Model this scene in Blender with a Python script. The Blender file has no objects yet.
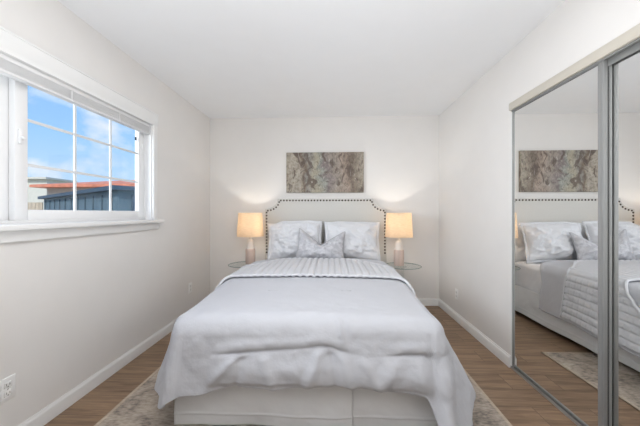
import bpy, bmesh, math, random
from mathutils import Vector, Matrix, noise as NZ

# ------------------------------------------------------------------ camera, world, lights, exposure
S = bpy.context.scene
COL = S.collection
PI = math.pi
R = math.radians
random.seed(7)

cam = bpy.data.cameras.new('camera')
cam.sensor_width = 36.0
cam.lens = 286.0 * 36.0 / 640.0
cam.clip_start = 0.02
cam.clip_end = 400
camo = bpy.data.objects.new('camera', cam)
COL.objects.link(camo)
camo.location = (0, 0, 1.187)
camo.rotation_euler = (R(90), 0, R(2.4))
S.camera = camo

S.view_settings.view_transform = 'Standard'
S.view_settings.look = 'None'
S.view_settings.gamma = 1.0
S.view_settings.use_curve_mapping = False
S.view_settings.exposure = 0.10

SKY_STRENGTH = 1.0
CLOUD_SHIFT = (0.9, 0.2, 0.35)
SUN_ENERGY = 2.6
CEIL_W = 14.0
BEAM_W = 2.0
UP_W = 43.0
LAMP_W = 4.6
WINDOW_W = 200.0

W = bpy.data.worlds.new('sky')
S.world = W
W.use_nodes = True
wn = W.node_tree.nodes
wl = W.node_tree.links
wn.clear()
w_out = wn.new('ShaderNodeOutputWorld')
w_bg = wn.new('ShaderNodeBackground')
w_bg.inputs['Strength'].default_value = SKY_STRENGTH
w_tc = wn.new('ShaderNodeTexCoord')
w_sep = wn.new('ShaderNodeSeparateXYZ')
w_ramp = wn.new('ShaderNodeValToRGB')
w_ramp.color_ramp.elements[0].position = 0.0
w_ramp.color_ramp.elements[0].color = (0.66, 0.84, 1.0, 1)
w_ramp.color_ramp.elements[1].position = 0.5
w_ramp.color_ramp.elements[1].color = (0.16, 0.42, 0.95, 1)
e_ = w_ramp.color_ramp.elements.new(0.2)
e_.color = (0.38, 0.66, 1.0, 1)
w_map = wn.new('ShaderNodeMapping')
w_map.inputs['Scale'].default_value = (3.2, 3.2, 5.0)
w_map.inputs['Location'].default_value = CLOUD_SHIFT
w_noise = wn.new('ShaderNodeTexNoise')
w_noise.inputs['Scale'].default_value = 2.4
w_noise.inputs['Detail'].default_value = 6
w_cr = wn.new('ShaderNodeValToRGB')
w_cr.color_ramp.elements[0].position = 0.50
w_cr.color_ramp.elements[0].color = (0, 0, 0, 1)
w_cr.color_ramp.elements[1].position = 0.70
w_cr.color_ramp.elements[1].color = (0.9, 0.9, 0.9, 1)
w_mix = wn.new('ShaderNodeMixRGB')
w_mix.inputs['Color2'].default_value = (0.98, 0.98, 1.0, 1)
wl.new(w_tc.outputs['Generated'], w_sep.inputs[0])
wl.new(w_sep.outputs['Z'], w_ramp.inputs[0])
wl.new(w_tc.outputs['Generated'], w_map.inputs[0])
wl.new(w_map.outputs[0], w_noise.inputs['Vector'])
wl.new(w_noise.outputs['Fac'], w_cr.inputs[0])
wl.new(w_cr.outputs[0], w_mix.inputs['Fac'])
wl.new(w_ramp.outputs[0], w_mix.inputs['Color1'])
wl.new(w_mix.outputs[0], w_bg.inputs['Color'])
wl.new(w_bg.outputs[0], w_out.inputs[0])


def light(name, kind, energy, loc, rot, color=(1, 1, 1), **kw):
    d = bpy.data.lights.new(name, kind)
    d.energy = energy
    d.color = color
    for k, v in kw.items():
        setattr(d, k, v)
    o = bpy.data.objects.new(name, d)
    COL.objects.link(o)
    o.location = loc
    o.rotation_euler = rot
    return o


light('sun', 'SUN', SUN_ENERGY, (6, -3, 9), (R(52), R(4), 0), (1.0, 0.96, 0.9), angle=R(0.6))
# the ceiling light of the room, above and behind the camera
light('ceiling_light_glow', 'AREA', CEIL_W, (-0.1, 1.15, 2.40), (0, 0, 0), (0.98, 0.985, 1.0),
      shape='RECTANGLE', size=1.0, size_y=0.8)
# added fill lamp outside, out of view, strengthening daylight through the window
light('window_fill', 'AREA', WINDOW_W, (-3.9, 0.0, 1.9), (0, R(-86), R(12)), (0.93, 0.97, 1.0),
      shape='RECTANGLE', size=2.4, size_y=2.6)
# added fill beam behind the camera, aimed at far ceiling and back wall
light('fill_beam', 'AREA', BEAM_W, (-0.1, -0.45, 1.75), (R(108), 0, 0), (0.97, 0.985, 1.0),
      shape='RECTANGLE', size=1.2, size_y=0.6, spread=R(100))

light('ceiling_wash', 'AREA', UP_W, (-0.1, -0.2, 0.90), (R(165), 0, 0), (0.97, 0.985, 1.0),  # added uplight without a fixture, out of view, brightens the ceiling
      shape='RECTANGLE', size=2.0, size_y=0.8)

# ------------------------------------------------------------------ materials
MATS = {}


def mat(name, col, rough=0.6, metal=0.0, var=0.04, vscale=6.0, bump=0.0, bscale=60.0, spec=0.4, stretch=None):
    if name in MATS:
        return MATS[name]
    m = bpy.data.materials.new(name)
    m.use_nodes = True
    nt = m.node_tree
    b = nt.nodes['Principled BSDF']
    b.inputs['Roughness'].default_value = rough
    b.inputs['Metallic'].default_value = metal
    b.inputs['Specular IOR Level'].default_value = spec
    tc = nt.nodes.new('ShaderNodeTexCoord')
    src = tc.outputs['Object']
    if stretch:
        mp = nt.nodes.new('ShaderNodeMapping')
        mp.inputs['Scale'].default_value = stretch
        nt.links.new(src, mp.inputs[0])
        src = mp.outputs[0]
    n = nt.nodes.new('ShaderNodeTexNoise')
    n.inputs['Scale'].default_value = vscale
    n.inputs['Detail'].default_value = 4
    nt.links.new(src, n.inputs['Vector'])
    r = nt.nodes.new('ShaderNodeValToRGB')
    r.color_ramp.elements[0].position = 0.3
    r.color_ramp.elements[1].position = 0.7
    r.color_ramp.elements[0].color = tuple(c * (1 - var) for c in col) + (1,)
    r.color_ramp.elements[1].color = tuple(min(1, c * (1 + var)) for c in col) + (1,)
    nt.links.new(n.outputs['Fac'], r.inputs[0])
    nt.links.new(r.outputs[0], b.inputs['Base Color'])
    if bump:
        n2 = nt.nodes.new('ShaderNodeTexNoise')
        n2.inputs['Scale'].default_value = bscale
        n2.inputs['Detail'].default_value = 3
        nt.links.new(src, n2.inputs['Vector'])
        bp = nt.nodes.new('ShaderNodeBump')
        bp.inputs['Strength'].default_value = bump
        bp.inputs['Distance'].default_value = 0.004
        nt.links.new(n2.outputs['Fac'], bp.inputs['Height'])
        nt.links.new(bp.outputs[0], b.inputs['Normal'])
    MATS[name] = m
    return m


M_wall = mat('wall_paint', (0.83, 0.81, 0.788), 0.85, var=0.008, bump=0.06, bscale=180, spec=0.2)
M_wallfront = mat('dark_unseen_wall', (0.30, 0.28, 0.26), 0.85, var=0.02)  # unseen rear wall, darkened to cut light bounced onto the bed front
M_ceil = mat('ceiling_paint', (0.90, 0.91, 0.925), 0.9, var=0.006, bump=0.08, bscale=120, spec=0.2)
M_trim = mat('trim_paint', (0.86, 0.86, 0.85), 0.45, var=0.01)
M_vinyl = mat('white_vinyl', (0.84, 0.84, 0.84), 0.35, var=0.01)
M_muntin = mat('muntin_vinyl', (0.72, 0.74, 0.76), 0.4, var=0.01)
M_blind = mat('blind_vinyl', (0.80, 0.80, 0.80), 0.45, var=0.02)
M_header = mat('header_paint', (0.60, 0.56, 0.49), 0.5, var=0.02)
M_alu = mat('brushed_aluminium', (0.33, 0.335, 0.33), 0.55, metal=0.35, var=0.04, vscale=30, stretch=(1, 1, 0.1))
M_track = mat('track_aluminium', (0.52, 0.51, 0.50), 0.35, metal=0.7, var=0.05)
M_slot = mat('outlet_slot', (0.30, 0.29, 0.28), 0.7)
M_dark = mat('dark_gap', (0.03, 0.03, 0.03), 0.8)
M_chrome = mat('chrome', (0.75, 0.75, 0.76), 0.15, metal=1.0, var=0.01)
M_comf = mat('white_comforter_cotton', (0.545, 0.55, 0.58), 0.9, var=0.012, vscale=9, bump=0.32, bscale=80, spec=0.15)
M_quilt = mat('pale_grey_quilt_cotton', (0.66, 0.665, 0.69), 0.9, var=0.015, vscale=20, bump=0.2, bscale=200, spec=0.15)
M_sheet = mat('white_sheet_cotton', (0.80, 0.80, 0.82), 0.9, var=0.01, bump=0.15, bscale=40, spec=0.15)
M_skirt = mat('bed_skirt_cotton', (0.80, 0.805, 0.815), 0.9, var=0.012, bump=0.15, bscale=60, spec=0.15)
M_sham = mat('white_sham_cotton', (0.72, 0.725, 0.75), 0.9, var=0.012, bump=0.2, bscale=50, spec=0.15)
M_sleep = mat('white_pillowcase_cotton', (0.76, 0.76, 0.775), 0.9, var=0.01, bump=0.2, bscale=50, spec=0.15)
M_piping = mat('grey_piping', (0.45, 0.45, 0.47), 0.8, var=0.03)
M_linen = mat('cream_linen', (0.68, 0.665, 0.63), 0.95, var=0.03, vscale=160, bump=0.3, bscale=400, spec=0.1)
M_bronze = mat('dark_bronze', (0.09, 0.07, 0.055), 0.35, metal=0.7, var=0.1)
M_mattress = mat('mattress_ticking', (0.82, 0.82, 0.82), 0.9)
M_boxspring = mat('box_spring_fabric', (0.55, 0.55, 0.56), 0.9)
M_legwood = mat('pale_leg_wood', (0.52, 0.36, 0.22), 0.5, var=0.2, vscale=14, stretch=(1, 1, 0.1))
M_outlet = mat('outlet_plastic', (0.92, 0.92, 0.91), 0.4, var=0.01)
M_lampbody = mat('blush_wood', (0.66, 0.52, 0.45), 0.6, var=0.12, vscale=18, bump=0.15, bscale=60, stretch=(1, 1, 0.12))
M_lampneck = mat('white_ceramic', (0.82, 0.76, 0.70), 0.4, var=0.03)


def lumbar_mat():
    m = mat('silver_brocade', (0.62, 0.62, 0.645), 0.75, var=0.0)
    nt = m.node_tree
    b = nt.nodes['Principled BSDF']
    tc = nt.nodes.new('ShaderNodeTexCoord')
    v = nt.nodes.new('ShaderNodeTexNoise')
    v.inputs['Scale'].default_value = 16
    v.inputs['Detail'].default_value = 5
    v.inputs['Distortion'].default_value = 1.2
    nt.links.new(tc.outputs['Object'], v.inputs['Vector'])
    r = nt.nodes.new('ShaderNodeValToRGB')
    r.color_ramp.elements[0].position = 0.42
    r.color_ramp.elements[0].color = (0.49, 0.49, 0.52, 1)
    r.color_ramp.elements[1].position = 0.58
    r.color_ramp.elements[1].color = (0.63, 0.63, 0.66, 1)
    nt.links.new(v.outputs['Fac'], r.inputs[0])
    nt.links.new(r.outputs[0], b.inputs['Base Color'])
    return m


M_lumbar = lumbar_mat()


def floor_mat():
    m = bpy.data.materials.new('brown_plank_floor')
    m.use_nodes = True
    nt = m.node_tree
    L = nt.links
    b = nt.nodes['Principled BSDF']
    tc = nt.nodes.new('ShaderNodeTexCoord')
    br = nt.nodes.new('ShaderNodeTexBrick')
    br.offset = 0.37
    br.inputs['Scale'].default_value = 1.0
    br.inputs['Mortar Size'].default_value = 0.0012
    br.inputs['Mortar Smooth'].default_value = 0.1
    br.inputs['Bias'].default_value = 0.0
    br.inputs['Brick Width'].default_value = 1.22
    br.inputs['Row Height'].default_value = 0.18
    br.inputs['Color1'].default_value = (0.0, 0.0, 0.0, 1)
    br.inputs['Color2'].default_value = (1.0, 1.0, 1.0, 1)
    br.inputs['Mortar'].default_value = (0.5, 0.5, 0.5, 1)
    L.new(tc.outputs['Object'], br.inputs['Vector'])
    mp = nt.nodes.new('ShaderNodeMapping')
    mp.inputs['Scale'].default_value = (1.1, 13.0, 1.0)
    addv = nt.nodes.new('ShaderNodeVectorMath')
    addv.operation = 'ADD'
    L.new(tc.outputs['Object'], mp.inputs[0])
    L.new(mp.outputs[0], addv.inputs[0])
    mulv = nt.nodes.new('ShaderNodeVectorMath')
    mulv.operation = 'SCALE'
    mulv.inputs['Scale'].default_value = 7.3
    L.new(br.outputs['Color'], mulv.inputs[0])
    L.new(mulv.outputs[0], addv.inputs[1])
    n = nt.nodes.new('ShaderNodeTexNoise')
    n.inputs['Scale'].default_value = 2.6
    n.inputs['Detail'].default_value = 7
    n.inputs['Roughness'].default_value = 0.62
    n.inputs['Distortion'].default_value = 0.5
    L.new(addv.outputs[0], n.inputs['Vector'])
    r = nt.nodes.new('ShaderNodeValToRGB')
    r.color_ramp.elements[0].position = 0.28
    r.color_ramp.elements[0].color = (0.150, 0.094, 0.058, 1)
    r.color_ramp.elements[1].position = 0.76
    r.color_ramp.elements[1].color = (0.38, 0.258, 0.165, 1)
    L.new(n.outputs['Fac'], r.inputs[0])
    tone = nt.nodes.new('ShaderNodeMixRGB')
    tone.blend_type = 'MULTIPLY'
    tone.inputs['Fac'].default_value = 0.35
    L.new(r.outputs[0], tone.inputs['Color1'])
    tr = nt.nodes.new('ShaderNodeValToRGB')
    tr.color_ramp.elements[0].color = (0.72, 0.70, 0.68, 1)
    tr.color_ramp.elements[1].color = (1.25, 1.22, 1.2, 1)
    L.new(br.outputs['Color'], tr.inputs[0])
    L.new(tr.outputs[0], tone.inputs['Color2'])
    seam = nt.nodes.new('ShaderNodeMixRGB')
    seam.inputs['Color2'].default_value = (0.06, 0.04, 0.03, 1)
    L.new(br.outputs['Fac'], seam.inputs['Fac'])
    L.new(tone.outputs[0], seam.inputs['Color1'])
    L.new(seam.outputs[0], b.inputs['Base Color'])
    b.inputs['Roughness'].default_value = 0.45
    b.inputs['Specular IOR Level'].default_value = 0.35
    bp = nt.nodes.new('ShaderNodeBump')
    bp.inputs['Strength'].default_value = 0.12
    bp.inputs['Distance'].default_value = 0.003
    L.new(n.outputs['Fac'], bp.inputs['Height'])
    L.new(bp.outputs[0], b.inputs['Normal'])
    return m


def rug_mat(name='distressed_rug_wool', lo=(0.20, 0.175, 0.155), mid=(0.40, 0.34, 0.285), hi=(0.53, 0.46, 0.39)):
    m = bpy.data.materials.new(name)
    m.use_nodes = True
    nt = m.node_tree
    L = nt.links
    b = nt.nodes['Principled BSDF']
    tc = nt.nodes.new('ShaderNodeTexCoord')
    n = nt.nodes.new('ShaderNodeTexNoise')
    n.inputs['Scale'].default_value = 5.5
    n.inputs['Detail'].default_value = 8
    n.inputs['Roughness'].default_value = 0.7
    n.inputs['Distortion'].default_value = 0.8
    L.new(tc.outputs['Object'], n.inputs['Vector'])
    mp = nt.nodes.new('ShaderNodeMapping')
    mp.inputs['Scale'].default_value = (28, 70, 1)
    L.new(tc.outputs['Object'], mp.inputs[0])
    n2 = nt.nodes.new('ShaderNodeTexNoise')
    n2.inputs['Scale'].default_value = 1.0
    n2.inputs['Detail'].default_value = 3
    L.new(mp.outputs[0], n2.inputs['Vector'])
    mx = nt.nodes.new('ShaderNodeMixRGB')
    mx.inputs['Fac'].default_value = 0.35
    L.new(n.outputs['Fac'], mx.inputs['Color1'])
    L.new(n2.outputs['Fac'], mx.inputs['Color2'])
    r = nt.nodes.new('ShaderNodeValToRGB')
    r.color_ramp.elements[0].position = 0.38
    r.color_ramp.elements[0].color = lo + (1,)
    r.color_ramp.elements[1].position = 0.62
    r.color_ramp.elements[1].color = hi + (1,)
    e = r.color_ramp.elements.new(0.5)
    e.color = mid + (1,)
    L.new(mx.outputs[0], r.inputs[0])
    L.new(r.outputs[0], b.inputs['Base Color'])
    b.inputs['Roughness'].default_value = 1.0
    b.inputs['Specular IOR Level'].default_value = 0.05
    bp = nt.nodes.new('ShaderNodeBump')
    bp.inputs['Strength'].default_value = 0.5
    bp.inputs['Distance'].default_value = 0.004
    L.new(n2.outputs['Fac'], bp.inputs['Height'])
    L.new(bp.outputs[0], b.inputs['Normal'])
    return m


def art_mat():
    """abstract painting: upright colour fields, worn flecks, dark blots and pale drips"""
    m = bpy.data.materials.new('abstract_paint')
    m.use_nodes = True
    nt = m.node_tree
    L = nt.links
    N = nt.nodes.new
    b = nt.nodes['Principled BSDF']
    b.inputs['Roughness'].default_value = 0.7
    tc = N('ShaderNodeTexCoord')

    def noise(scale, detail, dist, stretch, loc, rough=.6):
        mp = N('ShaderNodeMapping')
        mp.inputs['Scale'].default_value = stretch
        mp.inputs['Location'].default_value = loc
        L.new(tc.outputs['Object'], mp.inputs[0])
        n = N('ShaderNodeTexNoise')
        n.inputs['Scale'].default_value = scale
        n.inputs['Detail'].default_value = detail
        n.inputs['Roughness'].default_value = rough
        n.inputs['Distortion'].default_value = dist
        L.new(mp.outputs[0], n.inputs['Vector'])
        return n.outputs['Fac']

    def ramp(src, stops):
        r = N('ShaderNodeValToRGB')
        e = r.color_ramp.elements
        e[0].position, e[0].color = stops[0][0], stops[0][1] + (1,)
        e[1].position, e[1].color = stops[-1][0], stops[-1][1] + (1,)
        for p, c in stops[1:-1]:
            q = e.new(p)
            q.color = c + (1,)
        L.new(src, r.inputs[0])
        return r.outputs[0]

    def mix(kind, fac, a, c):
        x = N('ShaderNodeMixRGB')
        x.blend_type = kind
        if isinstance(fac, float):
            x.inputs['Fac'].default_value = fac
        else:
            L.new(fac, x.inputs['Fac'])
        for sock, v in ((x.inputs['Color1'], a), (x.inputs['Color2'], c)):
            if isinstance(v, tuple):
                sock.default_value = v + (1,)
            else:
                L.new(v, sock)
        return x.outputs[0]

    sep = N('ShaderNodeSeparateXYZ')
    L.new(tc.outputs['Object'], sep.inputs[0])
    wob = noise(3.5, 4, .6, (1, 1, .8), (2, 0, 5))
    ma = N('ShaderNodeMath')
    ma.operation = 'MULTIPLY_ADD'
    L.new(wob, ma.inputs[0])
    ma.inputs[1].default_value = 0.45
    L.new(sep.outputs['X'], ma.inputs[2])
    mr = N('ShaderNodeMapRange')
    mr.inputs['From Min'].default_value = -.593 + .2
    mr.inputs['From Max'].default_value = .408 + .25
    L.new(ma.outputs[0], mr.inputs['Value'])
    field = ramp(mr.outputs[0], [(0.0, (.33, .29, .23)), (.14, (.42, .38, .32)), (.22, (.20, .155, .115)), (.30, (.30, .29, .265)), (.40, (.40, .36, .275)),
                                 (.47, (.31, .32, .285)), (.53, (.24, .205, .20)), (.62, (.33, .29, .25)), (.72, (.36, .29, .24)), (.82, (.19, .15, .12)), (1.0, (.36, .32, .26))])
    fleck = ramp(noise(24, 6, .8, (1, 1, .7), (0, 0, 0), .75), [(.34, (.45, .42, .40)), (.50, (1., 1., 1.)), (.66, (1.35, 1.33, 1.3))])
    c = mix('MULTIPLY', .85, field, fleck)
    dark = ramp(noise(6.0, 5, 1.8, (1.2, 1, .75), (7.3, 0, 2.1)), [(.53, (0., 0., 0.)), (.61, (.85, .85, .85))])
    c = mix('MIX', dark, c, (.115, .085, .07))
    pale = ramp(noise(7.5, 5, 2.2, (1.5, 1, .55), (1.3, 0, 9.4)), [(.60, (0., 0., 0.)), (.68, (.8, .8, .8))])
    c = mix('MIX', pale, c, (.58, .54, .49))
    L.new(c, b.inputs['Base Color'])
    return m


def glass_mat(name, tint=(1, 1, 1), mixf=0.08, rough=0.0):
    m = bpy.data.materials.new(name)
    m.use_nodes = True
    nt = m.node_tree
    nt.nodes.clear()
    out = nt.nodes.new('ShaderNodeOutputMaterial')
    tr = nt.nodes.new('ShaderNodeBsdfTransparent')
    n = nt.nodes.new('ShaderNodeTexNoise')
    n.inputs['Scale'].default_value = 2.0
    r = nt.nodes.new('ShaderNodeValToRGB')
    r.color_ramp.elements[0].color = tuple(c * 0.985 for c in tint) + (1,)
    r.color_ramp.elements[1].color = tint + (1,)
    nt.links.new(n.outputs['Fac'], r.inputs[0])
    nt.links.new(r.outputs[0], tr.inputs['Color'])
    gl = nt.nodes.new('ShaderNodeBsdfGlossy')
    gl.inputs['Roughness'].default_value = rough
    mx = nt.nodes.new('ShaderNodeMixShader')
    mx.inputs['Fac'].default_value = mixf
    nt.links.new(tr.outputs[0], mx.inputs[1])
    nt.links.new(gl.outputs[0], mx.inputs[2])
    nt.links.new(mx.outputs[0], out.inputs[0])
    return m


def shade_mat():
    m = bpy.data.materials.new('lamp_shade_linen')
    m.use_nodes = True
    nt = m.node_tree
    nt.nodes.clear()
    L = nt.links
    out = nt.nodes.new('ShaderNodeOutputMaterial')
    tc = nt.nodes.new('ShaderNodeTexCoord')
    mp = nt.nodes.new('ShaderNodeMapping')
    mp.inputs['Scale'].default_value = (30, 30, 200)
    L.new(tc.outputs['Object'], mp.inputs[0])
    n = nt.nodes.new('ShaderNodeTexNoise')
    n.inputs['Scale'].default_value = 1.0
    L.new(mp.outputs[0], n.inputs['Vector'])
    r = nt.nodes.new('ShaderNodeValToRGB')
    r.color_ramp.elements[0].position = 0.3
    r.color_ramp.elements[0].color = (0.80, 0.69, 0.55, 1)
    r.color_ramp.elements[1].position = 0.7
    r.color_ramp.elements[1].color = (0.92, 0.81, 0.67, 1)
    L.new(n.outputs['Fac'], r.inputs[0])
    d = nt.nodes.new('ShaderNodeBsdfDiffuse')
    t = nt.nodes.new('ShaderNodeBsdfTranslucent')
    L.new(r.outputs[0], d.inputs['Color'])
    L.new(r.outputs[0], t.inputs['Color'])
    mx = nt.nodes.new('ShaderNodeMixShader')
    mx.inputs['Fac'].default_value = 0.62
    L.new(d.outputs[0], mx.inputs[1])
    L.new(t.outputs[0], mx.inputs[2])
    L.new(mx.outputs[0], out.inputs[0])
    return m


def emit_mat(name, col, strength):
    m = bpy.data.materials.new(name)
    m.use_nodes = True
    nt = m.node_tree
    b = nt.nodes['Principled BSDF']
    n = nt.nodes.new('ShaderNodeTexNoise')
    n.inputs['Scale'].default_value = 3
    r = nt.nodes.new('ShaderNodeValToRGB')
    r.color_ramp.elements[0].color = tuple(c * 0.97 for c in col) + (1,)
    r.color_ramp.elements[1].color = col + (1,)
    nt.links.new(n.outputs['Fac'], r.inputs[0])
    nt.links.new(r.outputs[0], b.inputs['Emission Color'])
    b.inputs['Emission Strength'].default_value = strength
    return m


M_floor = floor_mat()
M_rug = rug_mat()
M_rugedge = rug_mat('rug_edge_binding', (0.40, 0.33, 0.26), (0.47, 0.39, 0.31), (0.54, 0.46, 0.37))
M_art = art_mat()
M_glass = glass_mat('window_glass', (0.97, 0.985, 1.0), 0.03)
M_tableglass = glass_mat('table_glass', (0.965, 0.98, 0.975), 0.09)
M_glassrim = mat('glass_edge', (0.30, 0.37, 0.35), 0.15, var=0.1)
M_shade = shade_mat()
M_bulb = emit_mat('warm_bulb', (1.0, 0.78, 0.52), 6.0)
M_mirror = mat('mirror_silver', (0.90, 0.905, 0.90), 0.0, metal=1.0, var=0.003)
M_tile = mat('orange_roof_tile', (0.78, 0.27, 0.16), 0.8, var=0.2, vscale=3)
M_stucco = mat('beige_stucco', (0.66, 0.58, 0.48), 0.9, var=0.05)
M_cream = mat('cream_stucco', (0.74, 0.70, 0.58), 0.9, var=0.04)
M_eave = mat('grey_eave_board', (0.42, 0.43, 0.38), 0.8, var=0.05)
M_shed = mat('slate_blue_board', (0.125, 0.19, 0.225), 0.75, var=0.12, vscale=3)
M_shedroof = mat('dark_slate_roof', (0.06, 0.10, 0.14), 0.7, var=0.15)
M_batten = mat('shed_batten', (0.085, 0.135, 0.165), 0.75)
M_fence = mat('pale_fence_wood', (0.62, 0.50, 0.36), 0.85, var=0.15, stretch=(8, 8, 0.5))
M_ground = mat('dry_ground', (0.34, 0.31, 0.25), 0.95, var=0.2, vscale=1.0)


# ------------------------------------------------------------------ mesh helpers
class MB:
    def __init__(s):
        s.bm = bmesh.new()

    def box(s, x0, x1, y0, y1, z0, z1, bev=0.0, seg=2):
        g = bmesh.ops.create_cube(s.bm, size=1.0)['verts']
        for v in g:
            v.co = Vector((x0 + (x1 - x0) * (v.co.x + .5), y0 + (y1 - y0) * (v.co.y + .5), z0 + (z1 - z0) * (v.co.z + .5)))
        if bev:
            es = {e for v in g for e in v.link_edges}
            bmesh.ops.bevel(s.bm, geom=list(es), offset=bev, segments=seg, affect='EDGES', profile=0.5)
        return s

    def lathe(s, prof, cx=0, cy=0, n=40, closed=False):
        rings = []
        for r, z in prof:
            if r <= 1e-6:
                rings.append([s.bm.verts.new((cx, cy, z))])
            else:
                rings.append([s.bm.verts.new((cx + r * math.cos(2 * PI * k / n), cy + r * math.sin(2 * PI * k / n), z)) for k in range(n)])
        pairs = list(zip(rings, rings[1:]))
        if closed:
            pairs.append((rings[-1], rings[0]))
        for a, b in pairs:
            for k in range(n):
                q = (k + 1) % n
                if len(a) == 1 and len(b) == 1:
                    continue
                if len(a) == 1:
                    s.bm.faces.new((a[0], b[q], b[k]))
                elif len(b) == 1:
                    s.bm.faces.new((a[k], a[q], b[0]))
                else:
                    s.bm.faces.new((a[k], a[q], b[q], b[k]))
        return s

    def tube(s, pts, r, n=8):
        pts = [Vector(p) for p in pts]
        rings = []
        for i, p in enumerate(pts):
            t = (pts[min(i + 1, len(pts) - 1)] - pts[max(i - 1, 0)]).normalized()
            up = Vector((0, 0, 1)) if abs(t.z) < 0.9 else Vector((0, 1, 0))
            a = t.cross(up).normalized()
            b = a.cross(t).normalized()
            rings.append([s.bm.verts.new(p + (a * math.cos(2 * PI * k / n) + b * math.sin(2 * PI * k / n)) * r) for k in range(n)])
        for a, b in zip(rings, rings[1:]):
            for k in range(n):
                s.bm.faces.new((a[k], a[(k + 1) % n], b[(k + 1) % n], b[k]))
        s.bm.faces.new(rings[0][::-1])
        s.bm.faces.new(rings[-1])
        return s

    def prism(s, poly, axis, a0, a1):
        """extrude a 2-D outline along axis ('x','y','z')"""
        def P(u, v, w):
            return {'x': (w, u, v), 'y': (u, w, v), 'z': (u, v, w)}[axis]
        A = [s.bm.verts.new(P(u, v, a0)) for u, v in poly]
        B = [s.bm.verts.new(P(u, v, a1)) for u, v in poly]
        n = len(poly)
        s.bm.faces.new(A)
        s.bm.faces.new(B[::-1])
        for k in range(n):
            s.bm.faces.new((A[k], B[k], B[(k + 1) % n], A[(k + 1) % n]))
        return s

    def build(s, name, m, parent=None, smooth=False):
        bmesh.ops.recalc_face_normals(s.bm, faces=s.bm.faces)
        me = bpy.data.meshes.new(name)
        s.bm.to_mesh(me)
        s.bm.free()
        me.materials.append(m)
        if smooth:
            for p in me.polygons:
                p.use_smooth = True
        o = bpy.data.objects.new(name, me)
        COL.objects.link(o)
        if parent:
            o.parent = parent
        return o


def smooth_by_angle(o, deg=35):
    bm = bmesh.new()
    bm.from_mesh(o.data)
    for e in bm.edges:
        if len(e.link_faces) == 2 and e.calc_face_angle(0) > R(deg):
            e.smooth = False
    for f in bm.faces:
        f.smooth = True
    bm.to_mesh(o.data)
    bm.free()
    return o


def grid_mesh(name, nu, nv, fn, m, parent=None, thick=0.0):
    vs = []
    for j in range(nv + 1):
        for i in range(nu + 1):
            vs.append(fn(i / nu, j / nv))
    fs = []
    for j in range(nv):
        for i in range(nu):
            a = j * (nu + 1) + i
            fs.append((a, a + 1, a + nu + 2, a + nu + 1))
    me = bpy.data.meshes.new(name)
    me.from_pydata([tuple(v) for v in vs], [], fs)
    me.materials.append(m)
    for p in me.polygons:
        p.use_smooth = True
    o = bpy.data.objects.new(name, me)
    COL.objects.link(o)
    if parent:
        o.parent = parent
    if thick:
        md = o.modifiers.new('thickness', 'SOLIDIFY')
        md.thickness = abs(thick)
        md.offset = -1 if thick > 0 else 1
    return o


def empty(name, loc=(0, 0, 0), rot=(0, 0, 0)):
    o = bpy.data.objects.new(name, None)
    o.empty_display_size = 0.1
    COL.objects.link(o)
    o.location = loc
    o.rotation_euler = rot
    return o


def tag(o, label, cat, group=None):
    o['label'] = label
    o['category'] = cat
    if group:
        o['group'] = group
    return o


def struct(o, label=None):
    o['kind'] = 'structure'
    if label:
        o['label'] = label
    return o


def copy_tree(o, parent=None):
    c = o.copy()
    COL.objects.link(c)
    if parent:
        c.parent = parent
    for ch in list(o.children):
        copy_tree(ch, c)
    return c


def fbm(x, y, z=0.0, oct=4):
    return NZ.fractal(Vector((x, y, z)), 1.0, 2.0, oct)


def gauss(x, c, w):
    return math.exp(-((x - c) / w) ** 2)


def sstep(a, b, x):
    t = max(0.0, min(1.0, (x - a) / (b - a)))
    return t * t * (3 - 2 * t)


# ------------------------------------------------------------------ room shell
XL, XR, YB, YF, ZC = -1.617, 1.374, 3.73, -0.75, 2.44
WY0, WY1, WZ0, WZ1 = 0.30, 2.506, 1.125, 1.985          # window opening
DY0, DY1, DZ1 = 0.74, 2.256, 2.00                       # closet opening

struct(MB().box(XL - .3, XR + .5, YF - .2, YB + .2, -0.12, 0.0).build('floor', M_floor), 'brown wood plank floor')
struct(MB().box(XL - .3, XR + .5, YF - .2, YB + .2, ZC, ZC + 0.15).build('ceiling', M_ceil), 'plain white ceiling')
struct(MB().box(XL - .3, XR + .5, YB, YB + .14, 0, ZC).build('wall_back', M_wall), 'off white wall behind the bed')
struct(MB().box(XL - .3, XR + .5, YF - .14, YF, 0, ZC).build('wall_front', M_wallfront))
w = MB()
w.box(XL - .14, XL, YF, WY0, 0, ZC)
w.box(XL - .14, XL, WY1, YB, 0, ZC)
w.box(XL - .14, XL, WY0, WY1, 0, WZ0)
w.box(XL - .14, XL, WY0, WY1, WZ1, ZC)
struct(w.build('wall_left', M_wall), 'off white wall with the window')
w = MB()
w.box(XR, XR + .14, DY1, YB, 0, ZC)
w.box(XR, XR + .14, DY0, DY1, DZ1, ZC)
w.box(XR, XR + .14, YF, DY0, 0, ZC)
w.box(XR + .13, XR + .2, DY0 - .05, DY1 + .05, 0, DZ1 + .05)
struct(w.build('wall_right', M_wall), 'off white wall with the mirrored closet doors')

bb = [(0, 0), (0.016, 0), (0.016, 0.064), (0.012, 0.076), (0.007, 0.081), (0.005, 0.090), (0, 0.090)]


def baseboard(name, axis, pts, a0, a1):
    return struct(smooth_by_angle(MB().prism(pts, axis, a0, a1).build(name, M_trim), 25))


baseboard('baseboard_left', 'y', [(XL + u * .65, v) for u, v in bb], YF, YB)
baseboard('baseboard_right', 'y', [(XR - u, v) for u, v in bb], DY1, YB)
baseboard('baseboard_back', 'x', [(YB - u, v) for u, v in bb], XL, XR)

# ---- window
XG = -1.702
win = struct(empty('window_1', (XL, 1.4, WZ0)), 'white vinyl slider window with grid bars')


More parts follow.
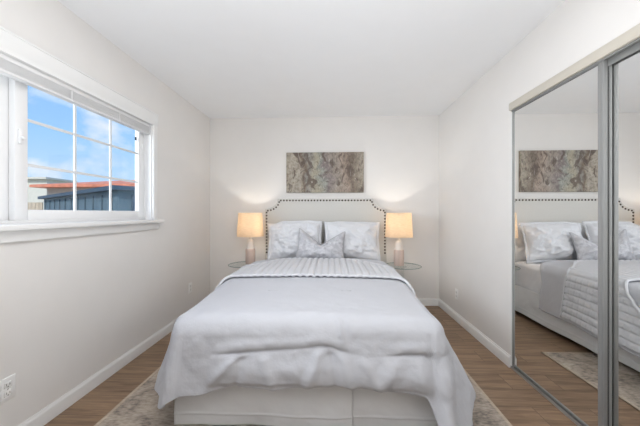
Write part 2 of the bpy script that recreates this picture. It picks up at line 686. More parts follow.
def wpart(mb, name, m, parent=None, smooth=True):
    o = mb.build(name, m)
    o.parent = parent or win
    if not parent:
        o.matrix_parent_inverse = Matrix.Translation(-Vector(win.location))
    if smooth:
        smooth_by_angle(o)
    return o


def casing_profile(z0, z1, out=0.02):
    h = z1 - z0
    return [(XL, z0), (XL + out * .6, z0), (XL + out * .7, z0 + h * .25), (XL + out, z0 + h * .35),
            (XL + out, z0 + h * .9), (XL + out * 1.25, z0 + h * .93), (XL + out * 1.25, z1), (XL, z1)]


wpart(MB().prism(casing_profile(WZ1 - .008, 2.088), 'y', WY0 - .07, WY1 + .062), 'head_casing', M_trim)
for y0, y1 in ((WY1 - .003, WY1 + .055), (WY0 - .06, WY0 + .003)):
    wpart(MB().box(XL, XL + .018, y0, y1, WZ0 - .01, WZ1 - .006, .004), 'side_casing', M_trim)
wpart(MB().box(XL - .085, XL + .055, WY0 - .11, WY1 + .105, WZ0 - .026, WZ0 + .003, .006), 'window_sill', M_trim)
wpart(MB().box(XL, XL + .02, WY0 - .08, WY1 + .08, WZ0 - .085, WZ0 - .026, .004), 'sill_apron', M_trim)
fr = MB()                                                     # outer vinyl frame lining the opening
fr.box(XG - .045, XL - .002, WY1 - .010, WY1, WZ0, WZ1)
fr.box(XG - .045, XL - .002, WY0, WY0 + .010, WZ0, WZ1)
fr.box(XG - .045, XL - .002, WY0, WY1, WZ1 - .010, WZ1)
fr.box(XG - .045, XG + .03, WY0, WY1, WZ0, WZ0 + .022, .003)
wpart(fr, 'window_frame', M_vinyl)


def sash(y0, y1, x, gl0, gl1, gz0, gz1, nv):
    b = MB()
    d = .018
    b.box(x - d, x + d, y0, gl0, WZ0 + .02, WZ1 - .01, .004)
    b.box(x - d, x + d, gl1, y1, WZ0 + .02, WZ1 - .01, .004)
    b.box(x - d, x + d, gl0, gl1, WZ0 + .02, gz0, .004)
    b.box(x - d, x + d, gl0, gl1, gz1, WZ1 - .01, .004)
    s_ = wpart(b, 'sash', M_vinyl)
    wpart(MB().box(x - .004, x + .001, gl0, gl1, gz0, gz1), 'glass_pane', M_glass, s_, False)
    for k in range(1, nv):
        yy = gl0 + (gl1 - gl0) * k / nv
        wpart(MB().box(x + .001, x + .009, yy - .008, yy + .008, gz0, gz1), 'muntin', M_muntin, s_, False)
    for k in (1, 2):
        zz = gz0 + (gz1 - gz0) * k / 3
        wpart(MB().box(x + .001, x + .008, gl0, gl1, zz - .008, zz + .008), 'muntin', M_muntin, s_, False)
    return s_


sash(1.450, 2.500, XG, 1.517, 2.427, 1.205, 1.955, 3)
sl = sash(0.31, 1.462, XG + .012 - .05, 0.40, 1.385, 1.205, 1.955, 3)
lt = MB()
lt.box(XG + .018, XG + .032, 1.462, 1.486, 1.56, 1.64, .005)
lt.box(XG + .030, XG + .046, 1.466, 1.482, 1.585, 1.60, .004)
wpart(lt, 'sash_latch', M_vinyl)
wpart(MB().box(XG + .018, XG + .026, 2.455, 2.475, 1.76, 1.80, .003), 'sash_stop', M_outlet)
wpart(MB().box(XG + .001, XG + .008, 2.400, 2.416, 1.815, 1.845, .002), 'vent_clip', M_dark)

# ---- raised blind (a thing)
bl = tag(empty('window_blind', (XL - .03, 1.4, 1.97)), 'white mini blind raised to a slat stack at the top of the window', 'blind')


def local(o, root):
    o.parent = root
    o.matrix_parent_inverse = Matrix.Translation(-Vector(root.location))
    return o


local(smooth_by_angle(MB().box(XL - .052, XL - .006, WY0 + .012, WY1 - .012, 1.950, 1.974, .003).build('head_rail', M_blind)), bl)
for k in range(13):
    z = 1.903 + k * .0036
    local(MB().box(XL - .048, XL - .008 - (k % 2) * .002, WY0 + .016, WY1 - .016, z, z + .0022).build('slat', M_blind), bl)
local(smooth_by_angle(MB().box(XL - .050, XL - .006, WY0 + .014, WY1 - .014, 1.886, 1.9015, .004).build('bottom_rail', M_blind)), bl)
for yy in (0.55, 1.25, 1.72, 2.12):
    local(MB().box(XL - .0065, XL - .0045, yy - .004, yy + .004, 1.886, 1.952).build('ladder_tape', M_vinyl), bl)

# ---- mirrored closet doors
struct(smooth_by_angle(MB().prism([(XR, 1.972), (XR - .014, 1.972), (XR - .016, 1.980), (XR - .016, 2.020), (XR - .012, 2.028), (XR, 2.028)],
                                  'y', DY0 - .03, DY1 + .002).build('trim_1', M_header)), 'beige header board over the mirrored doors')
t = MB()
t.box(XR + .0005, XR + .003, DY0, DY1, 1.962, 1.985)
t.box(XR + .0315, XR + .0345, DY0, DY1, 1.935, 1.985)
t.box(XR + .002, XR + .100, DY0, DY1, 1.970, 1.985)
struct(t.build('trim_2', M_alu), 'grey aluminium top track of the closet doors')
t = MB()
t.box(XR - .006, XR + .110, DY0, DY1, 0, .006)
for xx in (XR - .004, XR + .0015, XR + .033, XR + .064):
    t.box(xx, xx + .004, DY0, DY1, .005, .016)
struct(t.build('trim_3', M_track), 'aluminium floor track of the closet doors')
struct(MB().box(XR, XR + .13, DY1 - .004, DY1, 0, DZ1).build('trim_4', M_trim), 'closet jamb')


def closet_door(name, x, y0, y1, label):
    d = struct(empty(name, (x, (y0 + y1) / 2, 0.01)), label)
    st, th = .033, .020
    z0, z1 = .018, 1.972
    local(MB().box(x - .001, x + .006, y0 + .01, y1 - .01, z0 + .01, z1 - .01).build('mirror_panel', M_mirror), d)
    for a, b in ((y0, y0 + st), (y1 - .010 if name == 'door_1' else y1 - st, y1)):
        s_ = MB()
        s_.box(x - .006, x + .016, a, b, z0, z1, .003)
        s_.box(x - .009, x - .004, a + .004, a + .008, z0, z1)
        local(smooth_by_angle(s_.build('stile', M_alu)), d)
    for a, b in ((z0, z0 + .018), (z1 - .012, z1)):
        local(smooth_by_angle(MB().box(x - .005, x + .015, y0 + .012, y1 - .012, a, b, .003).build('rail', M_alu)), d)
    return d


closet_door('door_1', XR + .014, 1.516, 2.252, 'mirrored sliding closet door farther from the camera')
closet_door('door_2', XR + .046, 0.765, 1.548, 'mirrored sliding closet door nearer the camera')
struct(MB().box(XR + .0305, XR + .0365, 1.520, 1.531, .02, 1.96).build('gap_shade', M_dark))  # black strip painting in the shade of the gap between the doors

# ------------------------------------------------------------------ outside
struct(MB().box(-60, XL - .3, -20, 60, -0.6, -0.45).build('ground', M_ground))
CAMROT = Matrix.Rotation(R(2.4), 3, 'Z')


def at(u, d, z):                       # lateral slope, distance along the view, height -> ground point
    return CAMROT @ Vector((u * d, d, 0)) + Vector((0, 0, z))


def slab(mb, pts, z0, z1):
    A = [mb.bm.verts.new((p[0], p[1], z0)) for p in pts]
    B = [mb.bm.verts.new((p[0], p[1], z1)) for p in pts]
    n = len(pts)
    mb.bm.faces.new(A)
    mb.bm.faces.new(B[::-1])
    for k in range(n):
        mb.bm.faces.new((A[k], B[k], B[(k + 1) % n], A[(k + 1) % n]))
    return mb


def quadbox(mb, a, b, c, d, z0, z1):
    return slab(mb, (a, b, c, d), z0, z1)


def wall_strip(mb, a, b, thick, z0, z1):
    a = Vector((a[0], a[1], 0))
    b = Vector((b[0], b[1], 0))
    t_ = (b - a).normalized()
    n_ = Vector((-t_.y, t_.x, 0)) * thick
    return slab(mb, (a, b, b + n_, a + n_), z0, z1)


# slate blue shed: long side from far left to near corner, then its end
sa, sb = at(-.965, 10.0, 0), at(-.705, 6.05, 0)
dirn = (sb - sa).normalized()
back = Vector((dirn.y, -dirn.x, 0))
if back.y < 0:
    back = -back
shed = tag(empty('garden_shed', sb + Vector((0, 0, -.45))), 'slate blue board shed with dark flat roof outside the window', 'shed')
m1 = MB()
sc, sd = sb + back * 4.0, sa + back * 4.0
slab(m1, (sa, sb, sc, sd), -0.45, 1.70)
local(m1.build('shed_wall', M_shed), shed)
for k in range(11):
    p = sa.lerp(sb, (k + .4) / 11)
    q = p + dirn * .05
    m2 = MB()
    slab(m2, (p - back * .025, q - back * .025, q, p), -.45, 1.60)
    local(m2.build('batten', M_batten), shed)
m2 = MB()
slab(m2, (sb + back * .25 + dirn * .04, sb + back * 3.2 + dirn * .04, sb + back * 3.2, sb + back * .25), -.45, 1.58)  # dark slab puts the end wall's shade into its colour, no door
local(m2.build('shaded_end', M_shedroof), shed)
m3 = MB()
o_ = .14
slab(m3, (sa - back * o_ - dirn * o_, sb - back * o_ + dirn * o_, sc + back * o_ + dirn * o_, sd + back * o_ - dirn * o_), 1.67, 1.76)
local(m3.build('shed_roof', M_shedroof), shed)

# house with the orange tile roof, farther away
hx = at(-1.15, 17, 0), at(-.45, 17, 0)
hdir = (hx[1] - hx[0]).normalized()
hback = Vector((-hdir.y, hdir.x, 0))
ha, hb2 = at(-.955, 16, 0), at(-.40, 15.2, 0)
hdir = (hb2 - ha).normalized()
hback = Vector((-hdir.y, hdir.x, 0))
house = tag(empty('house', ha + Vector((0, 0, -.45))), 'low beige house with orange tile roof behind the blue shed', 'house')
m1 = MB()
slab(m1, (ha, hb2, hb2 + hback * 7, ha + hback * 7), -.45, 2.62)
local(m1.build('house_wall', M_stucco), house)
m2 = MB()
e0, e1 = ha - hback * .6 - hdir * .35, hb2 - hback * .6 + hdir * .5
r0, r1 = ha + hback * 3.5 + hdir * 2.6, hb2 + hback * 3.5
g0, g1 = ha + hback * 7.6 - hdir * .5, hb2 + hback * 7.6 + hdir * .5
vv = [m2.bm.verts.new((p.x, p.y, z)) for p, z in ((e0, 2.72), (e1, 2.72), (r1, 3.42), (r0, 3.42), (g0, 2.72), (g1, 2.72), (e0, 2.58), (e1, 2.58), (g0, 2.58), (g1, 2.58))]
for f in ((0, 1, 2, 3), (3, 2, 5, 4), (0, 3, 4), (1, 5, 2), (6, 7, 1, 0), (7, 9, 5, 1), (9, 8, 4, 5), (8, 6, 0, 4), (6, 8, 9, 7)):
    m2.bm.faces.new([vv[i] for i in f])
local(m2.build('tile_roof', M_tile), house)

# cream building at the far left
ca, cb = at(-1.35, 26, 0), at(-.955, 26, 0)
cdir = (cb - ca).normalized()
cback = Vector((-cdir.y, cdir.x, 0))
cream = tag(empty('house', ca + Vector((0, 0, -.45))), 'cream flat roofed house far behind, left of the orange tile roof', 'house')
m1 = MB()
slab(m1, (ca, cb, cb + cback * 2.5, ca + cback * 2.5), -.45, 4.25)
local(m1.build('house_wall', M_cream), cream)
m1 = MB()
slab(m1, (ca - cback * .4 - cdir * .3, cb - cback * .4 + cdir * .3, cb + cback * 2.9 + cdir * .3, ca + cback * 2.9 - cdir * .3), 4.25, 4.42)
local(m1.build('flat_roof', M_cream), cream)
fa, fb = at(-1.25, 9.8, 0), at(-.97, 10.1, 0)
fen = tag(empty('wood_fence', fa + Vector((0, 0, -.45))), 'pale wooden board fence left of the blue shed', 'fence')
fd = (fb - fa)
for k in range(22):
    m1 = MB()
    wall_strip(m1, fa + fd * (k / 22), fa + fd * ((k + .93) / 22), .03, -.45, 1.56)
    local(m1.build('fence_board', M_fence), fen)
m1 = MB()
wall_strip(m1, fa + Vector((0, .05, 0)), fb + Vector((0, .05, 0)), .04, 1.1, 1.2)
local(m1.build('fence_rail', M_fence), fen)

# ------------------------------------------------------------------ rug
rug = tag(empty('area_rug', (-0.16, 1.1, 0.0)), 'worn beige grey area rug lying under the bed', 'rug')
RX0, RX1, RY0, RY1 = -1.318, 1.0, -0.45, 2.505
local(smooth_by_angle(MB().box(RX0 + .02, RX1 - .02, RY0 + .02, RY1 - .02, 0.001, .011, .003).build('rug_field', M_rug)), rug)
e = MB()
e.box(RX0, RX0 + .022, RY0, RY1, .001, .010, .003)
e.box(RX1 - .022, RX1, RY0, RY1, .001, .010, .003)
e.box(RX0, RX1, RY0, RY0 + .022, .001, .010, .003)
e.box(RX0, RX1, RY1 - .022, RY1, .001, .010, .003)
local(smooth_by_angle(e.build('rug_binding', M_rugedge)), rug)

# ------------------------------------------------------------------ bed
BX, HW = -0.13, 0.70                 # bed centre and mattress half width
BY0, BY1 = 1.600, 3.645              # foot and head of the mattress
MT = 0.600                           # mattress top
bed = tag(empty('bed', (BX, 2.65, 0)), 'queen bed with cream nailhead headboard against the back wall', 'bed')
HBX0, HBX1, HBT = -0.866, 0.694, 1.372
nr, nz = 0.165, 0.132                # notch


def hb_outline(inset):
    x0, x1, t_ = HBX0 + inset, HBX1 - inset, HBT - inset
    rx, rz = nr, nz
    pts = [(x0, 0.0), (x0, t_ - rz)]
    for k in range(1, 12):           # concave scoop, centre on the outer corner
        a = -PI / 2 + (PI / 2) * k / 12
        pts.append((x0 + rx * math.cos(a), t_ + rz * math.sin(a)))
    pts.append((x0 + rx, t_))
    pts.append((x1 - rx, t_))
    for k in range(1, 12):
        a = PI + (PI / 2) * k / 12
        pts.append((x1 + rx * math.cos(a), t_ + rz * math.sin(a)))
    pts.append((x1, t_ - rz))
    pts.append((x1, 0.0))
    return pts


hb = MB()
op = [(x, max(z, .03)) for x, z in hb_outline(0)]
hb.prism(op, 'y', 3.655, YB - .002)
headboard = local(hb.build('headboard', M_linen), bed)
bv = headboard.modifiers.new('bevel', 'BEVEL')
bv.width = .012
bv.segments = 3
bv.limit_method = 'ANGLE'
# nailheads along the edge
ins = hb_outline(0.024)
i0 = 1
path = [(ins[0][0], 0.66)] + ins[1:-1] + [(ins[-1][0], 0.66)]
seg = []
tot = 0
for a, b in zip(path, path[1:]):
    l = math.dist(a, b)
    seg.append((tot, l, a, b))
    tot += l
NN = 70
nb = MB()
nb.lathe([(0, .008), (.006, .0068), (.0105, .0040), (.0120, 0)], n=8)
nail0 = nb.build('nailhead', M_bronze, None, True)
for v in nail0.data.vertices:        # turn the dome to face the room
    v.co = Vector((v.co.x, -v.co.z, v.co.y))
for k in range(NN):
    s_ = tot * (k + .5) / NN
    for (t0, l, a, b) in seg:
        if t0 <= s_ <= t0 + l:
            f = (s_ - t0) / l
            x, z = a[0] + (b[0] - a[0]) * f, a[1] + (b[1] - a[1]) * f
            break
    n_ = nail0 if k == 0 else nail0.copy()
    if k:
        COL.objects.link(n_)
    n_.location = (x, 3.6545, z)
    n_.parent = headboard
    n_.matrix_parent_inverse = Matrix.Identity(4)

local(smooth_by_angle(MB().box(BX - .735, BX + .735, BY0 + .01, BY1, .12, .335, .02).build('box_spring', M_boxspring)), bed)
local(smooth_by_angle(MB().box(BX - HW, BX + HW, BY0, BY1, .336, MT, .05, 4).build('mattress', M_mattress)), bed)
for lx in (BX - HW + .08, BX + HW - .06):
    for ly in (BY0 + .12, BY1 - .06):
        zb = .011 if ly < 2.5 else 0.0
        local(smooth_by_angle(MB().lathe([(0, zb), (.018, zb), (.026, .122), (0, .122)], lx, ly, 16).build('bed_leg', M_legwood)), bed)

# bed skirt
skirt = tag(empty('bed_skirt', (BX, BY0 - .02, .012)), 'white pleated bed skirt hanging under the comforter at the foot', 'bed skirt')


def skirt_fn(x0, y0, x1, y1, nx, ny, seed, amp=.006, zb=.014):
    L_ = math.hypot(x1 - x0, y1 - y0)

    def f(u, v):
        z = zb + v * (.344 - zb)
        wob = amp * fbm(u * L_ * 2.2 + z * 1.5 + seed, z * 2.5, seed) * 1.3 + .007 * math.sin(u * L_ * 8 + z * 9 + seed) * (1 - v) + .010 * NZ.noise(Vector((u * L_ * 6 - z * 7, z * 2 + seed, seed)))
        out = .012 * (1 - v)
        hem = .006 * gauss(v, .185, .012)
        d_ = wob + out + hem
        return (x0 + (x1 - x0) * u + nx * d_, y0 + (y1 - y0) * u + ny * d_, z)
    return f


SK = .745
local(grid_mesh('foot_panel', 90, 60, skirt_fn(BX - SK, BY0 - .030, .114, BY0 - .030, 0, -1, 1.0), M_skirt, None, .004), skirt)
local(grid_mesh('foot_panel', 60, 60, skirt_fn(.105, BY0 - .020, BX + SK, BY0 - .020, 0, -1, 5.0), M_skirt, None, .004), skirt)
local(grid_mesh('side_panel', 120, 40, skirt_fn(BX + SK, BY0 - .005, BX + SK, BY1 - .01, 1, 0, 9.0, zb=.045), M_skirt, None, .004), skirt)
local(grid_mesh('side_panel', 120, 40, skirt_fn(BX - SK, BY1 - .01, BX - SK, BY0 - .005, -1, 0, 12.0, zb=.045), M_skirt, None, .004), skirt)


# drape over a box: cloth coordinates (a across, y along) -> point in space
def drop_side(r, Rr, flare):
    q = Rr * PI / 2
    if r < q:
        return Rr * math.sin(r / Rr), Rr * (1 - math.cos(r / Rr))
    return Rr + (r - q) * math.sin(flare), Rr + (r - q) * math.cos(flare)


def drop_front(r, X):
    """bulging front of the comforter: crown, a pinched fold across it, a puffed lower lip"""
    Rf = .105
    q = Rf * PI / 2
    if r < q:
        o, d = Rf * math.sin(r / Rf), Rf * (1 - math.cos(r / Rf))
    else:
        o, d = Rf + (r - q) * .16, Rf + (r - q) * .985
    A = gauss(X, -.50, .10) + .7 * gauss(X, -.30, .10) + 1.0 * gauss(X, -.05, .10) + 1.1 * gauss(X, .42, .10) + .08
    if X > .53:
        A *= 1 - sstep(.53, .62, X)
    if X < -.60:
        A *= 1 - sstep(.60, .72, -X)
    r0 = .240 - .030 * gauss(X, -.03, .12) - .012 * gauss(X, .42, .15) + .010 * math.sin(X * 7)
    o -= .014 * A * gauss(r, r0, .008)
    o += .010 * A * gauss(r, r0 - .035, .025)
    mid = 1 - sstep(.50, .66, abs(X + .06))
    o += .022 * mid * gauss(r, .335, .07)
    o -= .018 * mid * sstep(.385, .42, r)
    # ridges running down from the pinches
    k = sstep(r0 + .005, r0 + .04, r) * mid
    for c, sl, w_, h_ in ((-.50, -1.0, .035, .016), (-.47, -.25, .028, -.014), (-.36, .25, .03, .016), (-.06, -.35, .030, .016), (-.01, .15, .022, -.014), (.05, .3, .028, .016), (.16, .5, .03, .010), (.42, .35, .04, .014), (.34, -.5, .04, .010)):
        o += h_ * k * gauss(X, c + sl * (r - r0), w_)
    # short upright wrinkle above the fold
    o += .011 * gauss(X, .045 + .25 * (r - .12), .014) * gauss(r, .12, .06)
    o -= .008 * gauss(X, .075 + .25 * (r - .12), .016) * gauss(r, .12, .06)
    return o, d


# bed sheet over the mattress (seen near the pillows and on the right side)
def sheet_fn(u, v):
    a = (u - .5) * 2 * (HW + .30)
    y = BY0 + .35 + v * (BY1 - BY0 - .36)
    da = max(0.0, abs(a) - (HW - .045))
    o, d = drop_side(da, .050, 0.02)
    sgn = 1 if a > 0 else -1
    x = BX + (max(-(HW - .045), min(HW - .045, a))) + sgn * o
    z = MT + .012 - d
    n_ = .010 * fbm(a * 3 + y * 2.5, y * 5 - a * 4, 3.3)
    if da > 0.05:
        x += sgn * (n_ * .8 + .004 + .006 * math.sin(y * 16 + d * 22) * (d / .2) * sstep(2.9, 3.1, y))
    else:
        z += n_ * .5
    return (x, y, z)


sheet = grid_mesh('bed_sheet', 160, 120, sheet_fn, M_sheet, None, .004)
tag(sheet, 'wrinkled white sheet tucked over the mattress beside the pillows', 'sheet')

# comforter
CX, CW, CF = -0.145, 0.675, 1.618
LS = 0.50                            # side overhang (arc length)


def comf_point(a, y, lift=0.0, wrinkle=1.0):
    da = max(0.0, abs(a) - CW)
    db = max(0.0, CF - y)
    sgn = 1.0 if a > 0 else -1.0
    r = math.hypot(da, db)
    th = math.atan2(da, db) if r > 1e-6 else 0.0
    if a < 0 and da > 0 and db > 0:      # the left corner of the cover is rounded
        rm = .50
        if r > rm:
            r = rm + (r - rm) * .15
    ac = max(-CW, min(CW, a))
    yc = max(CF, y)
    ztop = .612 + .040 * sstep(1.7, 2.6, yc) + .018 * (1 - (ac / CW) ** 2)
    fx = ac + CX
    of, df = drop_front(r, fx)
    foot = sstep(2.7, 1.7, yc)
    flare = R(7) + R(9 if a < 0 else 18) * foot
    os_, ds_ = drop_side(r, .085, flare)
    k = math.sin(th) ** 2 if r > 1e-6 else 1.0
    k = k ** .8
    o = of * (1 - k) + os_ * k
    d = df * (1 - k) + ds_ * k
    if da > 0 and db > 0:            # hanging corner folds
        o += .030 * math.sin(th * 4.0 + .6) * sstep(.1, .4, r)
    if db > 0 and a > 0:             # the right corner hangs as one long rounded fold
        o += .045 * gauss(fx + da, .62, .09) * sstep(.2, .6, db)
    o += lift
    if da > .05:
        o += .014 * NZ.noise(Vector((y * 4.2 + da * 1.5, da * 1.2, sgn * 5))) * sstep(.05, .35, da)
    x = ac + sgn * o * math.sin(th) * (1 if r > 0 else 0)
    yy = yc - o * math.cos(th) * (1 if db > 0 else 0)
    if db <= 0 and da > 0:
        yy = yc
    z = ztop - d + lift
    # soft wrinkles
    n_ = .006 * fbm(a * 2.2 + 3, y * 2.2, 1.7, 3) + .0022 * fbm(a * 9 + y * 4, y * 9 - a * 4, 8.1, 3) * (1 + 1.6 * sstep(1.9, 1.4, y)) + .0014 * fbm(a * 24, y * 24, 4.4, 2) * (.4 + sstep(1.9, 1.5, y))
    n_ *= wrinkle
    if r < .08:
        z += n_
    else:
        s2 = sstep(.08, .16, r)
        z += n_ * (1 - s2)
        x += sgn * math.sin(th) * n_ * s2
        yy -= math.cos(th) * n_ * s2
    z = max(z, .020)
    return Vector((CX + x, yy, z))


def comf_fn(u, v):
    a = (u - .5) * 2 * (CW + LS)
    head = 3.22 - .20 * sstep(.45, .95, abs(a))
    X = a + CX
    y0 = CF - .415 - .05 * sstep(.50, .72, -X) - .30 * sstep(.47, .60, X) + .012 * math.sin(X * 8 + 1)
    # denser rows near the foot
    y = y0 + (head - y0) * (v ** 1.25)
    # the hem wanders
    p = comf_point(a, y)
    if v > .985:
        p.z += .010
    return p


comf = tag(empty('comforter', (BX, 2.3, .64)), 'puffy white comforter draped over the foot and sides of the bed', 'comforter')
local(grid_mesh('comforter_cover', 240, 230, comf_fn, M_comf, None, .022), comf)
for tx, ty in ((-0.42, 2.02), (0.10, 2.02)):
    p = comf_point(tx - CX, ty)
    local(MB().tube([(tx - .035, ty, p.z + .001), (tx, ty + .002, p.z - .001), (tx + .035, ty, p.z + .001)], .0022, 6).build('tuft_stitch', M_piping, None, True), comf)

# quilt laid across the bed between pillows and comforter
QS = 0.47
CELL = .058


def quilt_point(a, t_):
    front = 2.335 - .36 * sstep(CW - .05, CW + .42, abs(a))
    head = 3.10 - .38 * sstep(.30, .80, abs(a))
    y = front + (head - front) * t_
    p = comf_point(a, y, .009 - .005 * sstep(CW, CW + .1, abs(a)), 1.0)
    ga = abs(math.sin(PI * a / CELL))
    gy = abs(math.sin(PI * y / CELL))
    da = max(0.0, abs(a) - CW)
    k = sstep(0.02, .14, da)
    puff = .014 * (min(1, ga * 1.5) ** .7) * (1 - k * .5 + k * .5 * min(1, gy * 1.6) ** .6)
    p.z += puff * (1 - k)
    p.x += (1 if a > 0 else -1) * puff * k
    if t_ < .03 or t_ > .97:
        p.z += .004 * (1 - k)
    return p


quilt = tag(empty('quilt', (BX, 2.7, .69)), 'pale grey channel stitched quilt folded across the bed before the pillows', 'quilt')
local(grid_mesh('quilt_cover', 380, 110, lambda u, v: quilt_point((u - .5) * 2 * (CW + QS), v), M_quilt, None, .012), quilt)
pts = []
for k in range(121):
    a = (k / 120 - .5) * 2 * (CW + QS)
    p = quilt_point(a, 0.0)
    pts.append((p.x, p.y - .002, p.z - .004))
local(MB().tube(pts, .012, 8).build('rolled_hem', M_quilt, None, True), quilt)
pts = []
for k in range(121):
    a = (k / 120 - .5) * 2 * (CW + QS)
    p = quilt_point(a, 1.0)
    pts.append((p.x, p.y, p.z - .003))
local(MB().tube(pts, .009, 8).build('rolled_hem', M_quilt, None, True), quilt)


# ------------------------------------------------------------------ pillows
def dent(u):
    return max(0.0, 1 - math.sqrt(u * u + .006) / .95)


def droop_at(u, v, droop):
    return droop * sstep(.45, 1.0, abs(u)) * sstep(.2, 1.0, v) * (1.0 if u < 0 else .45)


def pillow_mesh(name, w, h, t, m, seed, chop=0.0, crumple=1.0, n=56, droop=0.0):
    vs, fs = [], []
    for side in (1, -1):
        for j in range(n + 1):
            for i in range(n + 1):
                u, v = i / n * 2 - 1, j / n * 2 - 1
                x = w / 2 * u * (1 - .055 * (1 - v * v))
                z = h / 2 * v * (1 - .07 * (1 - u * u))
                prof = max(0.0, (1 - abs(u) ** 2.4) * (1 - abs(v) ** 2.4)) ** .6
                edge = (1 - u ** 8) * (1 - v ** 8)
                wr = .020 * crumple * fbm(u * 1.7 + seed, v * 1.7 - seed, seed) + .007 * crumple * fbm(u * 5 + v * 2 + seed, v * 5, seed + 3)
                ang = math.atan2(v, u)
                corner = min(abs(u), abs(v))
                wr += .005 * crumple * math.sin(ang * 14 + seed) * sstep(.35, .9, corner)
                y = side * (t / 2 * prof) + (wr * edge if side < 0 else -wr * .3 * edge)
                if chop and v > -.4:
                    k = dent(u) * sstep(-.4, 1.0, v)
                    z -= chop * k * (1.0)
                    y += side * -.02 * k
                    x += (-.03 * u) * k
                z -= droop_at(u, v, droop)
                vs.append((x, y, z + h / 2))
    off = (n + 1) ** 2
    for j in range(n):
        for i in range(n):
            a = j * (n + 1) + i
            fs.append((a, a + 1, a + n + 2, a + n + 1))
            b = a + off
            fs.append((b + n + 1, b + n + 2, b + 1, b))
    me = bpy.data.meshes.new(name)
    me.from_pydata(vs, [], fs)
    bm = bmesh.new()
    bm.from_mesh(me)
    bmesh.ops.remove_doubles(bm, verts=bm.verts, dist=.0006)
    bmesh.ops.recalc_face_normals(bm, faces=bm.faces)
    bm.to_mesh(me)
    bm.free()
    me.materials.append(m)
    for p in me.polygons:
        p.use_smooth = True
    o = bpy.data.objects.new(name, me)
    COL.objects.link(o)
    return o


def outline(w, h, chop, n=40, droop=0.0):
    P = []
    for k in range(n):
        P.append((k / n * 2 - 1, -1))
    for k in range(n):
        P.append((1, k / n * 2 - 1))
    for k in range(n):
        P.append((1 - k / n * 2, 1))
    for k in range(n):
        P.append((-1, 1 - k / n * 2))
    out = []
    for u, v in P:
        x = w / 2 * u * (1 - .055 * (1 - v * v))
        z = h / 2 * v * (1 - .07 * (1 - u * u))
        if chop and v > -.4:
            k = dent(u) * sstep(-.4, 1.0, v)
            z -= chop * k
            x += (-.03 * u) * k
        z -= droop_at(u, v, droop)
        out.append((x, 0.0, z + h / 2))
    return out


def flange(w, h, width, m, seed, droop=0.0):
    inner = outline(w, h, 0, droop=droop)
    mb = MB()
    n = len(inner)
    A, B = [], []
    for k, p in enumerate(inner):
        c = Vector((p[0], 0, p[2] - h / 2))
        s1 = Vector((p[0] * (1 - .04), 0, h / 2 + (p[2] - h / 2) * (1 - .04)))
        d_ = Vector((math.copysign(width, p[0]) if abs(p[0]) > w * .42 else 0, 0, math.copysign(width, p[2] - h / 2) if abs(p[2] - h / 2) > h * .40 else 0))
        wv = .007 * math.sin(k * .55 + seed)
        A.append(mb.bm.verts.new(s1))
        B.append(mb.bm.verts.new(Vector((p[0] + d_.x, wv, p[2] + d_.z))))
    for k in range(n):
        q = (k + 1) % n
        mb.bm.faces.new((A[k], A[q], B[q], B[k]))
    o = mb.build('flange', m, None, True)
    md = o.modifiers.new('thickness', 'SOLIDIFY')
    md.thickness = .005
    md.offset = 0
    return o


def pillow(name, x, y, z, w, h, t, lean, m, label, seed, roll=0, yaw=0, group=None, fl=0.0, pipe=None, chop=0.0, crumple=1.0, droop=0.0):
    r_ = tag(empty(name, (x, y, z), (R(-lean), R(roll), R(yaw))), label, 'pillow', group)
    c = pillow_mesh('pillow_cover', w, h, t, m, seed, chop, crumple, droop=droop)
    c.parent = r_
    if fl:
        f_ = flange(w, h, fl, m, seed, droop)
        f_.parent = r_
    if pipe:
        o_ = outline(w, h, chop)
        p_ = MB().tube(o_ + o_[:1], .0055, 8).build('piping', pipe, None, True)
        p_.parent = r_
        p_['label'] = 'grey piping along the seam'
    return r_


pillow('sleeping_pillow', -.460, 3.535, .615, .70, .46, .13, 9, M_sleep, 'plain white pillow behind the left ruffled sham', 2.0, roll=-2, group='plain pillows behind the shams')
pillow('sleeping_pillow', .225, 3.535, .615, .70, .46, .13, 9, M_sleep, 'plain white pillow behind the right sham, lit by the right lamp', 4.5, roll=2, group='plain pillows behind the shams')
pillow('pillow_sham', -.437, 3.328, .645, .62, .455, .21, 15, M_sham, 'crinkled white pillow sham on the left, nearer the window', 7.7, roll=-2, yaw=-4, group='pillow shams', fl=.022, crumple=2.8, droop=.055)
pillow('pillow_sham', .237, 3.328, .645, .62, .445, .21, 15, M_sham, 'smooth white pillow sham on the right, nearer the mirrored doors', 11.3, roll=1.5, yaw=3, group='pillow shams', fl=.022, crumple=1.8, droop=.03)
pillow('lumbar_pillow', -.135, 3.180, .668, .53, .335, .19, 16, M_lumbar, 'small silver grey patterned pillow with a dented top in front', 15.1, roll=4, pipe=M_piping, chop=.165)


# ------------------------------------------------------------------ glass side tables and lamps
TZ = 0.566


def side_table(x, y, label):
    t_ = tag(empty('side_table', (x, y, 0)), label, 'table', 'glass side tables by the bed')
    g = MB().lathe([(0, TZ - .010), (.211, TZ - .010), (.215, TZ - .007), (.215, TZ - .003), (.211, TZ), (0, TZ)], 0, 0, 64).build('glass_top', M_tableglass)
    g.parent = t_
    smooth_by_angle(g)
    g['label'] = 'round clear glass top'
    rm = MB().lathe([(.2130, TZ - .009), (.2165, TZ - .007), (.2165, TZ - .003), (.2130, TZ - .001)], 0, 0, 64, closed=True).build('glass_rim', M_glassrim, None, True)
    rm.parent = t_
    p = MB().lathe([(0, .012), (.020, .012), (.020, TZ - .03), (.05, TZ - .018), (.05, TZ - .0105), (0, TZ - .0105)], 0, 0, 24).build('pedestal', M_tableglass)
    p.parent = t_
    smooth_by_angle(p)
    b = MB().lathe([(0, 0), (.15, 0), (.15, .006), (.14, .012), (0, .016)], 0, 0, 40).build('table_foot', M_chrome)
    b.parent = t_
    smooth_by_angle(b)
    return t_


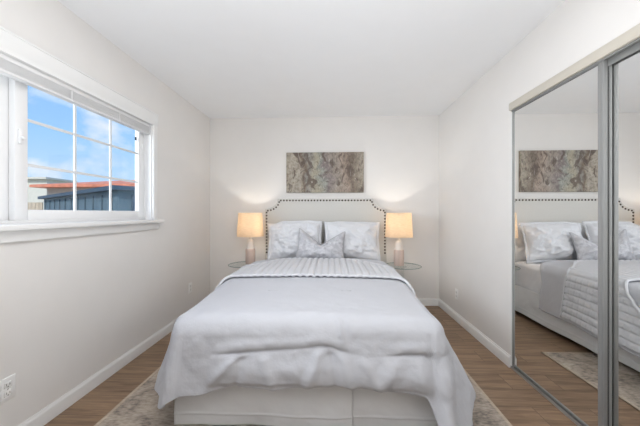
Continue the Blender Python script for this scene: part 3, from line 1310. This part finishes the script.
side_table(-1.040, 3.45, 'round glass side table left of the bed, on the window side')
side_table(.834, 3.43, 'round glass side table right of the bed, by the mirrored doors')


def table_lamp(x, y, label, proto=None):
    if proto is None:
        t_ = empty('table_lamp', (x, y, TZ))
        b = MB().lathe([(0, .001), (.054, .001), (.058, .008), (.058, .172), (.055, .183), (.046, .187), (0, .188)], 0, 0, 40).build('lamp_base', M_lampbody)
        smooth_by_angle(b).parent = t_
        b['label'] = 'blush wood grained cylinder'
        n_ = MB().lathe([(0, .187), (.046, .187), (.045, .205), (.041, .225), (.039, .250), (.038, .275), (.032, .289), (.018, .296), (.012, .303), (.012, .350), (0, .352)], 0, 0, 32).build('lamp_neck', M_lampneck)
        smooth_by_angle(n_).parent = t_
        prof = [(.160, .338), (.143, .622), (.1415, .622), (.1585, .338)]
        s_ = MB().lathe(prof, 0, 0, 64, closed=True).build('lamp_shade', M_shade)
        smooth_by_angle(s_).parent = t_
        s_['label'] = 'glowing tapered linen drum shade'
        bu = MB().lathe([(0, .405), (.012, .406), (.022, .42), (.028, .44), (.026, .46), (.016, .476), (0, .48)], 0, 0, 20).build('light_bulb', M_bulb)
        smooth_by_angle(bu).parent = t_
        sp = MB()
        sp.tube([(-.141, 0, .614), (.141, 0, .614)], .0022, 6)
        sp.tube([(0, -.141, .614), (0, .141, .614)], .0022, 6)
        sp.tube([(0, 0, .340), (0, 0, .404)], .010, 8)
        sp.build('shade_spider', M_chrome).parent = t_
    else:
        t_ = copy_tree(proto)
        t_.location = (x, y, TZ)
    tag(t_, label, 'lamp', 'lit bedside table lamps')
    return t_


l1 = table_lamp(-.997, 3.46, 'lit table lamp on the glass table left of the bed')
l2 = table_lamp(.793, 3.43, 'lit table lamp on the glass table right of the bed', l1)
for lx, ly, nm in ((-.997, 3.46, 'lamp_glow'), (.793, 3.43, 'lamp_glow')):
    light(nm, 'POINT', LAMP_W, (lx, ly, TZ + .485), (0, 0, 0), (1.0, 0.93, 0.83), shadow_soft_size=.02)

# ------------------------------------------------------------------ painting
art = MB().box(-.593, .408, YB - .036, YB - .001, 1.452, 1.972, .003).build('wall_painting', M_art)
tag(art, 'wide abstract grey and brown canvas hanging above the headboard', 'painting')


# ------------------------------------------------------------------ outlets
def outlet(x, y, z, nx, label, gangs=1):
    r_ = tag(empty('wall_outlet', (x, y, z), (0, 0, 0 if nx > 0 else PI)), label, 'outlet', 'wall outlets')
    hw = .037 + .023 * (gangs - 1)
    p = MB().box(0, .006, -hw, hw, -.058, .058, .003).build('cover_plate', M_outlet)
    smooth_by_angle(p).parent = r_
    for g in range(gangs):
        cy = (g - (gangs - 1) / 2) * .046
        for dz in (-.021, .021):
            s_ = MB().box(.005, .0085, cy - .017, cy + .017, dz - .0145, dz + .0145, .003).build('receptacle', M_trim)
            smooth_by_angle(s_).parent = r_
            h_ = MB()
            h_.box(.008, .0090, cy - .009, cy - .006, dz - .003, dz + .008)
            h_.box(.008, .0090, cy + .006, cy + .009, dz - .003, dz + .007)
            h_.box(.008, .0090, cy - .003, cy + .003, dz - .011, dz - .006)
            h_.build('slot', M_slot).parent = s_
        b = MB().box(.005, .0075, cy - .003, cy + .003, -.003, .003, .001).build('screw', M_chrome)
        b.parent = r_
    return r_


outlet(XL, 1.333, .312, 1, 'wide white double outlet under the window, low on the wall', 2)
outlet(XL, 3.195, .335, 1, 'small white outlet low on the window wall, near the back corner')
outlet(XR, 3.206, .295, -1, 'white outlet low on the wall right of the bed')
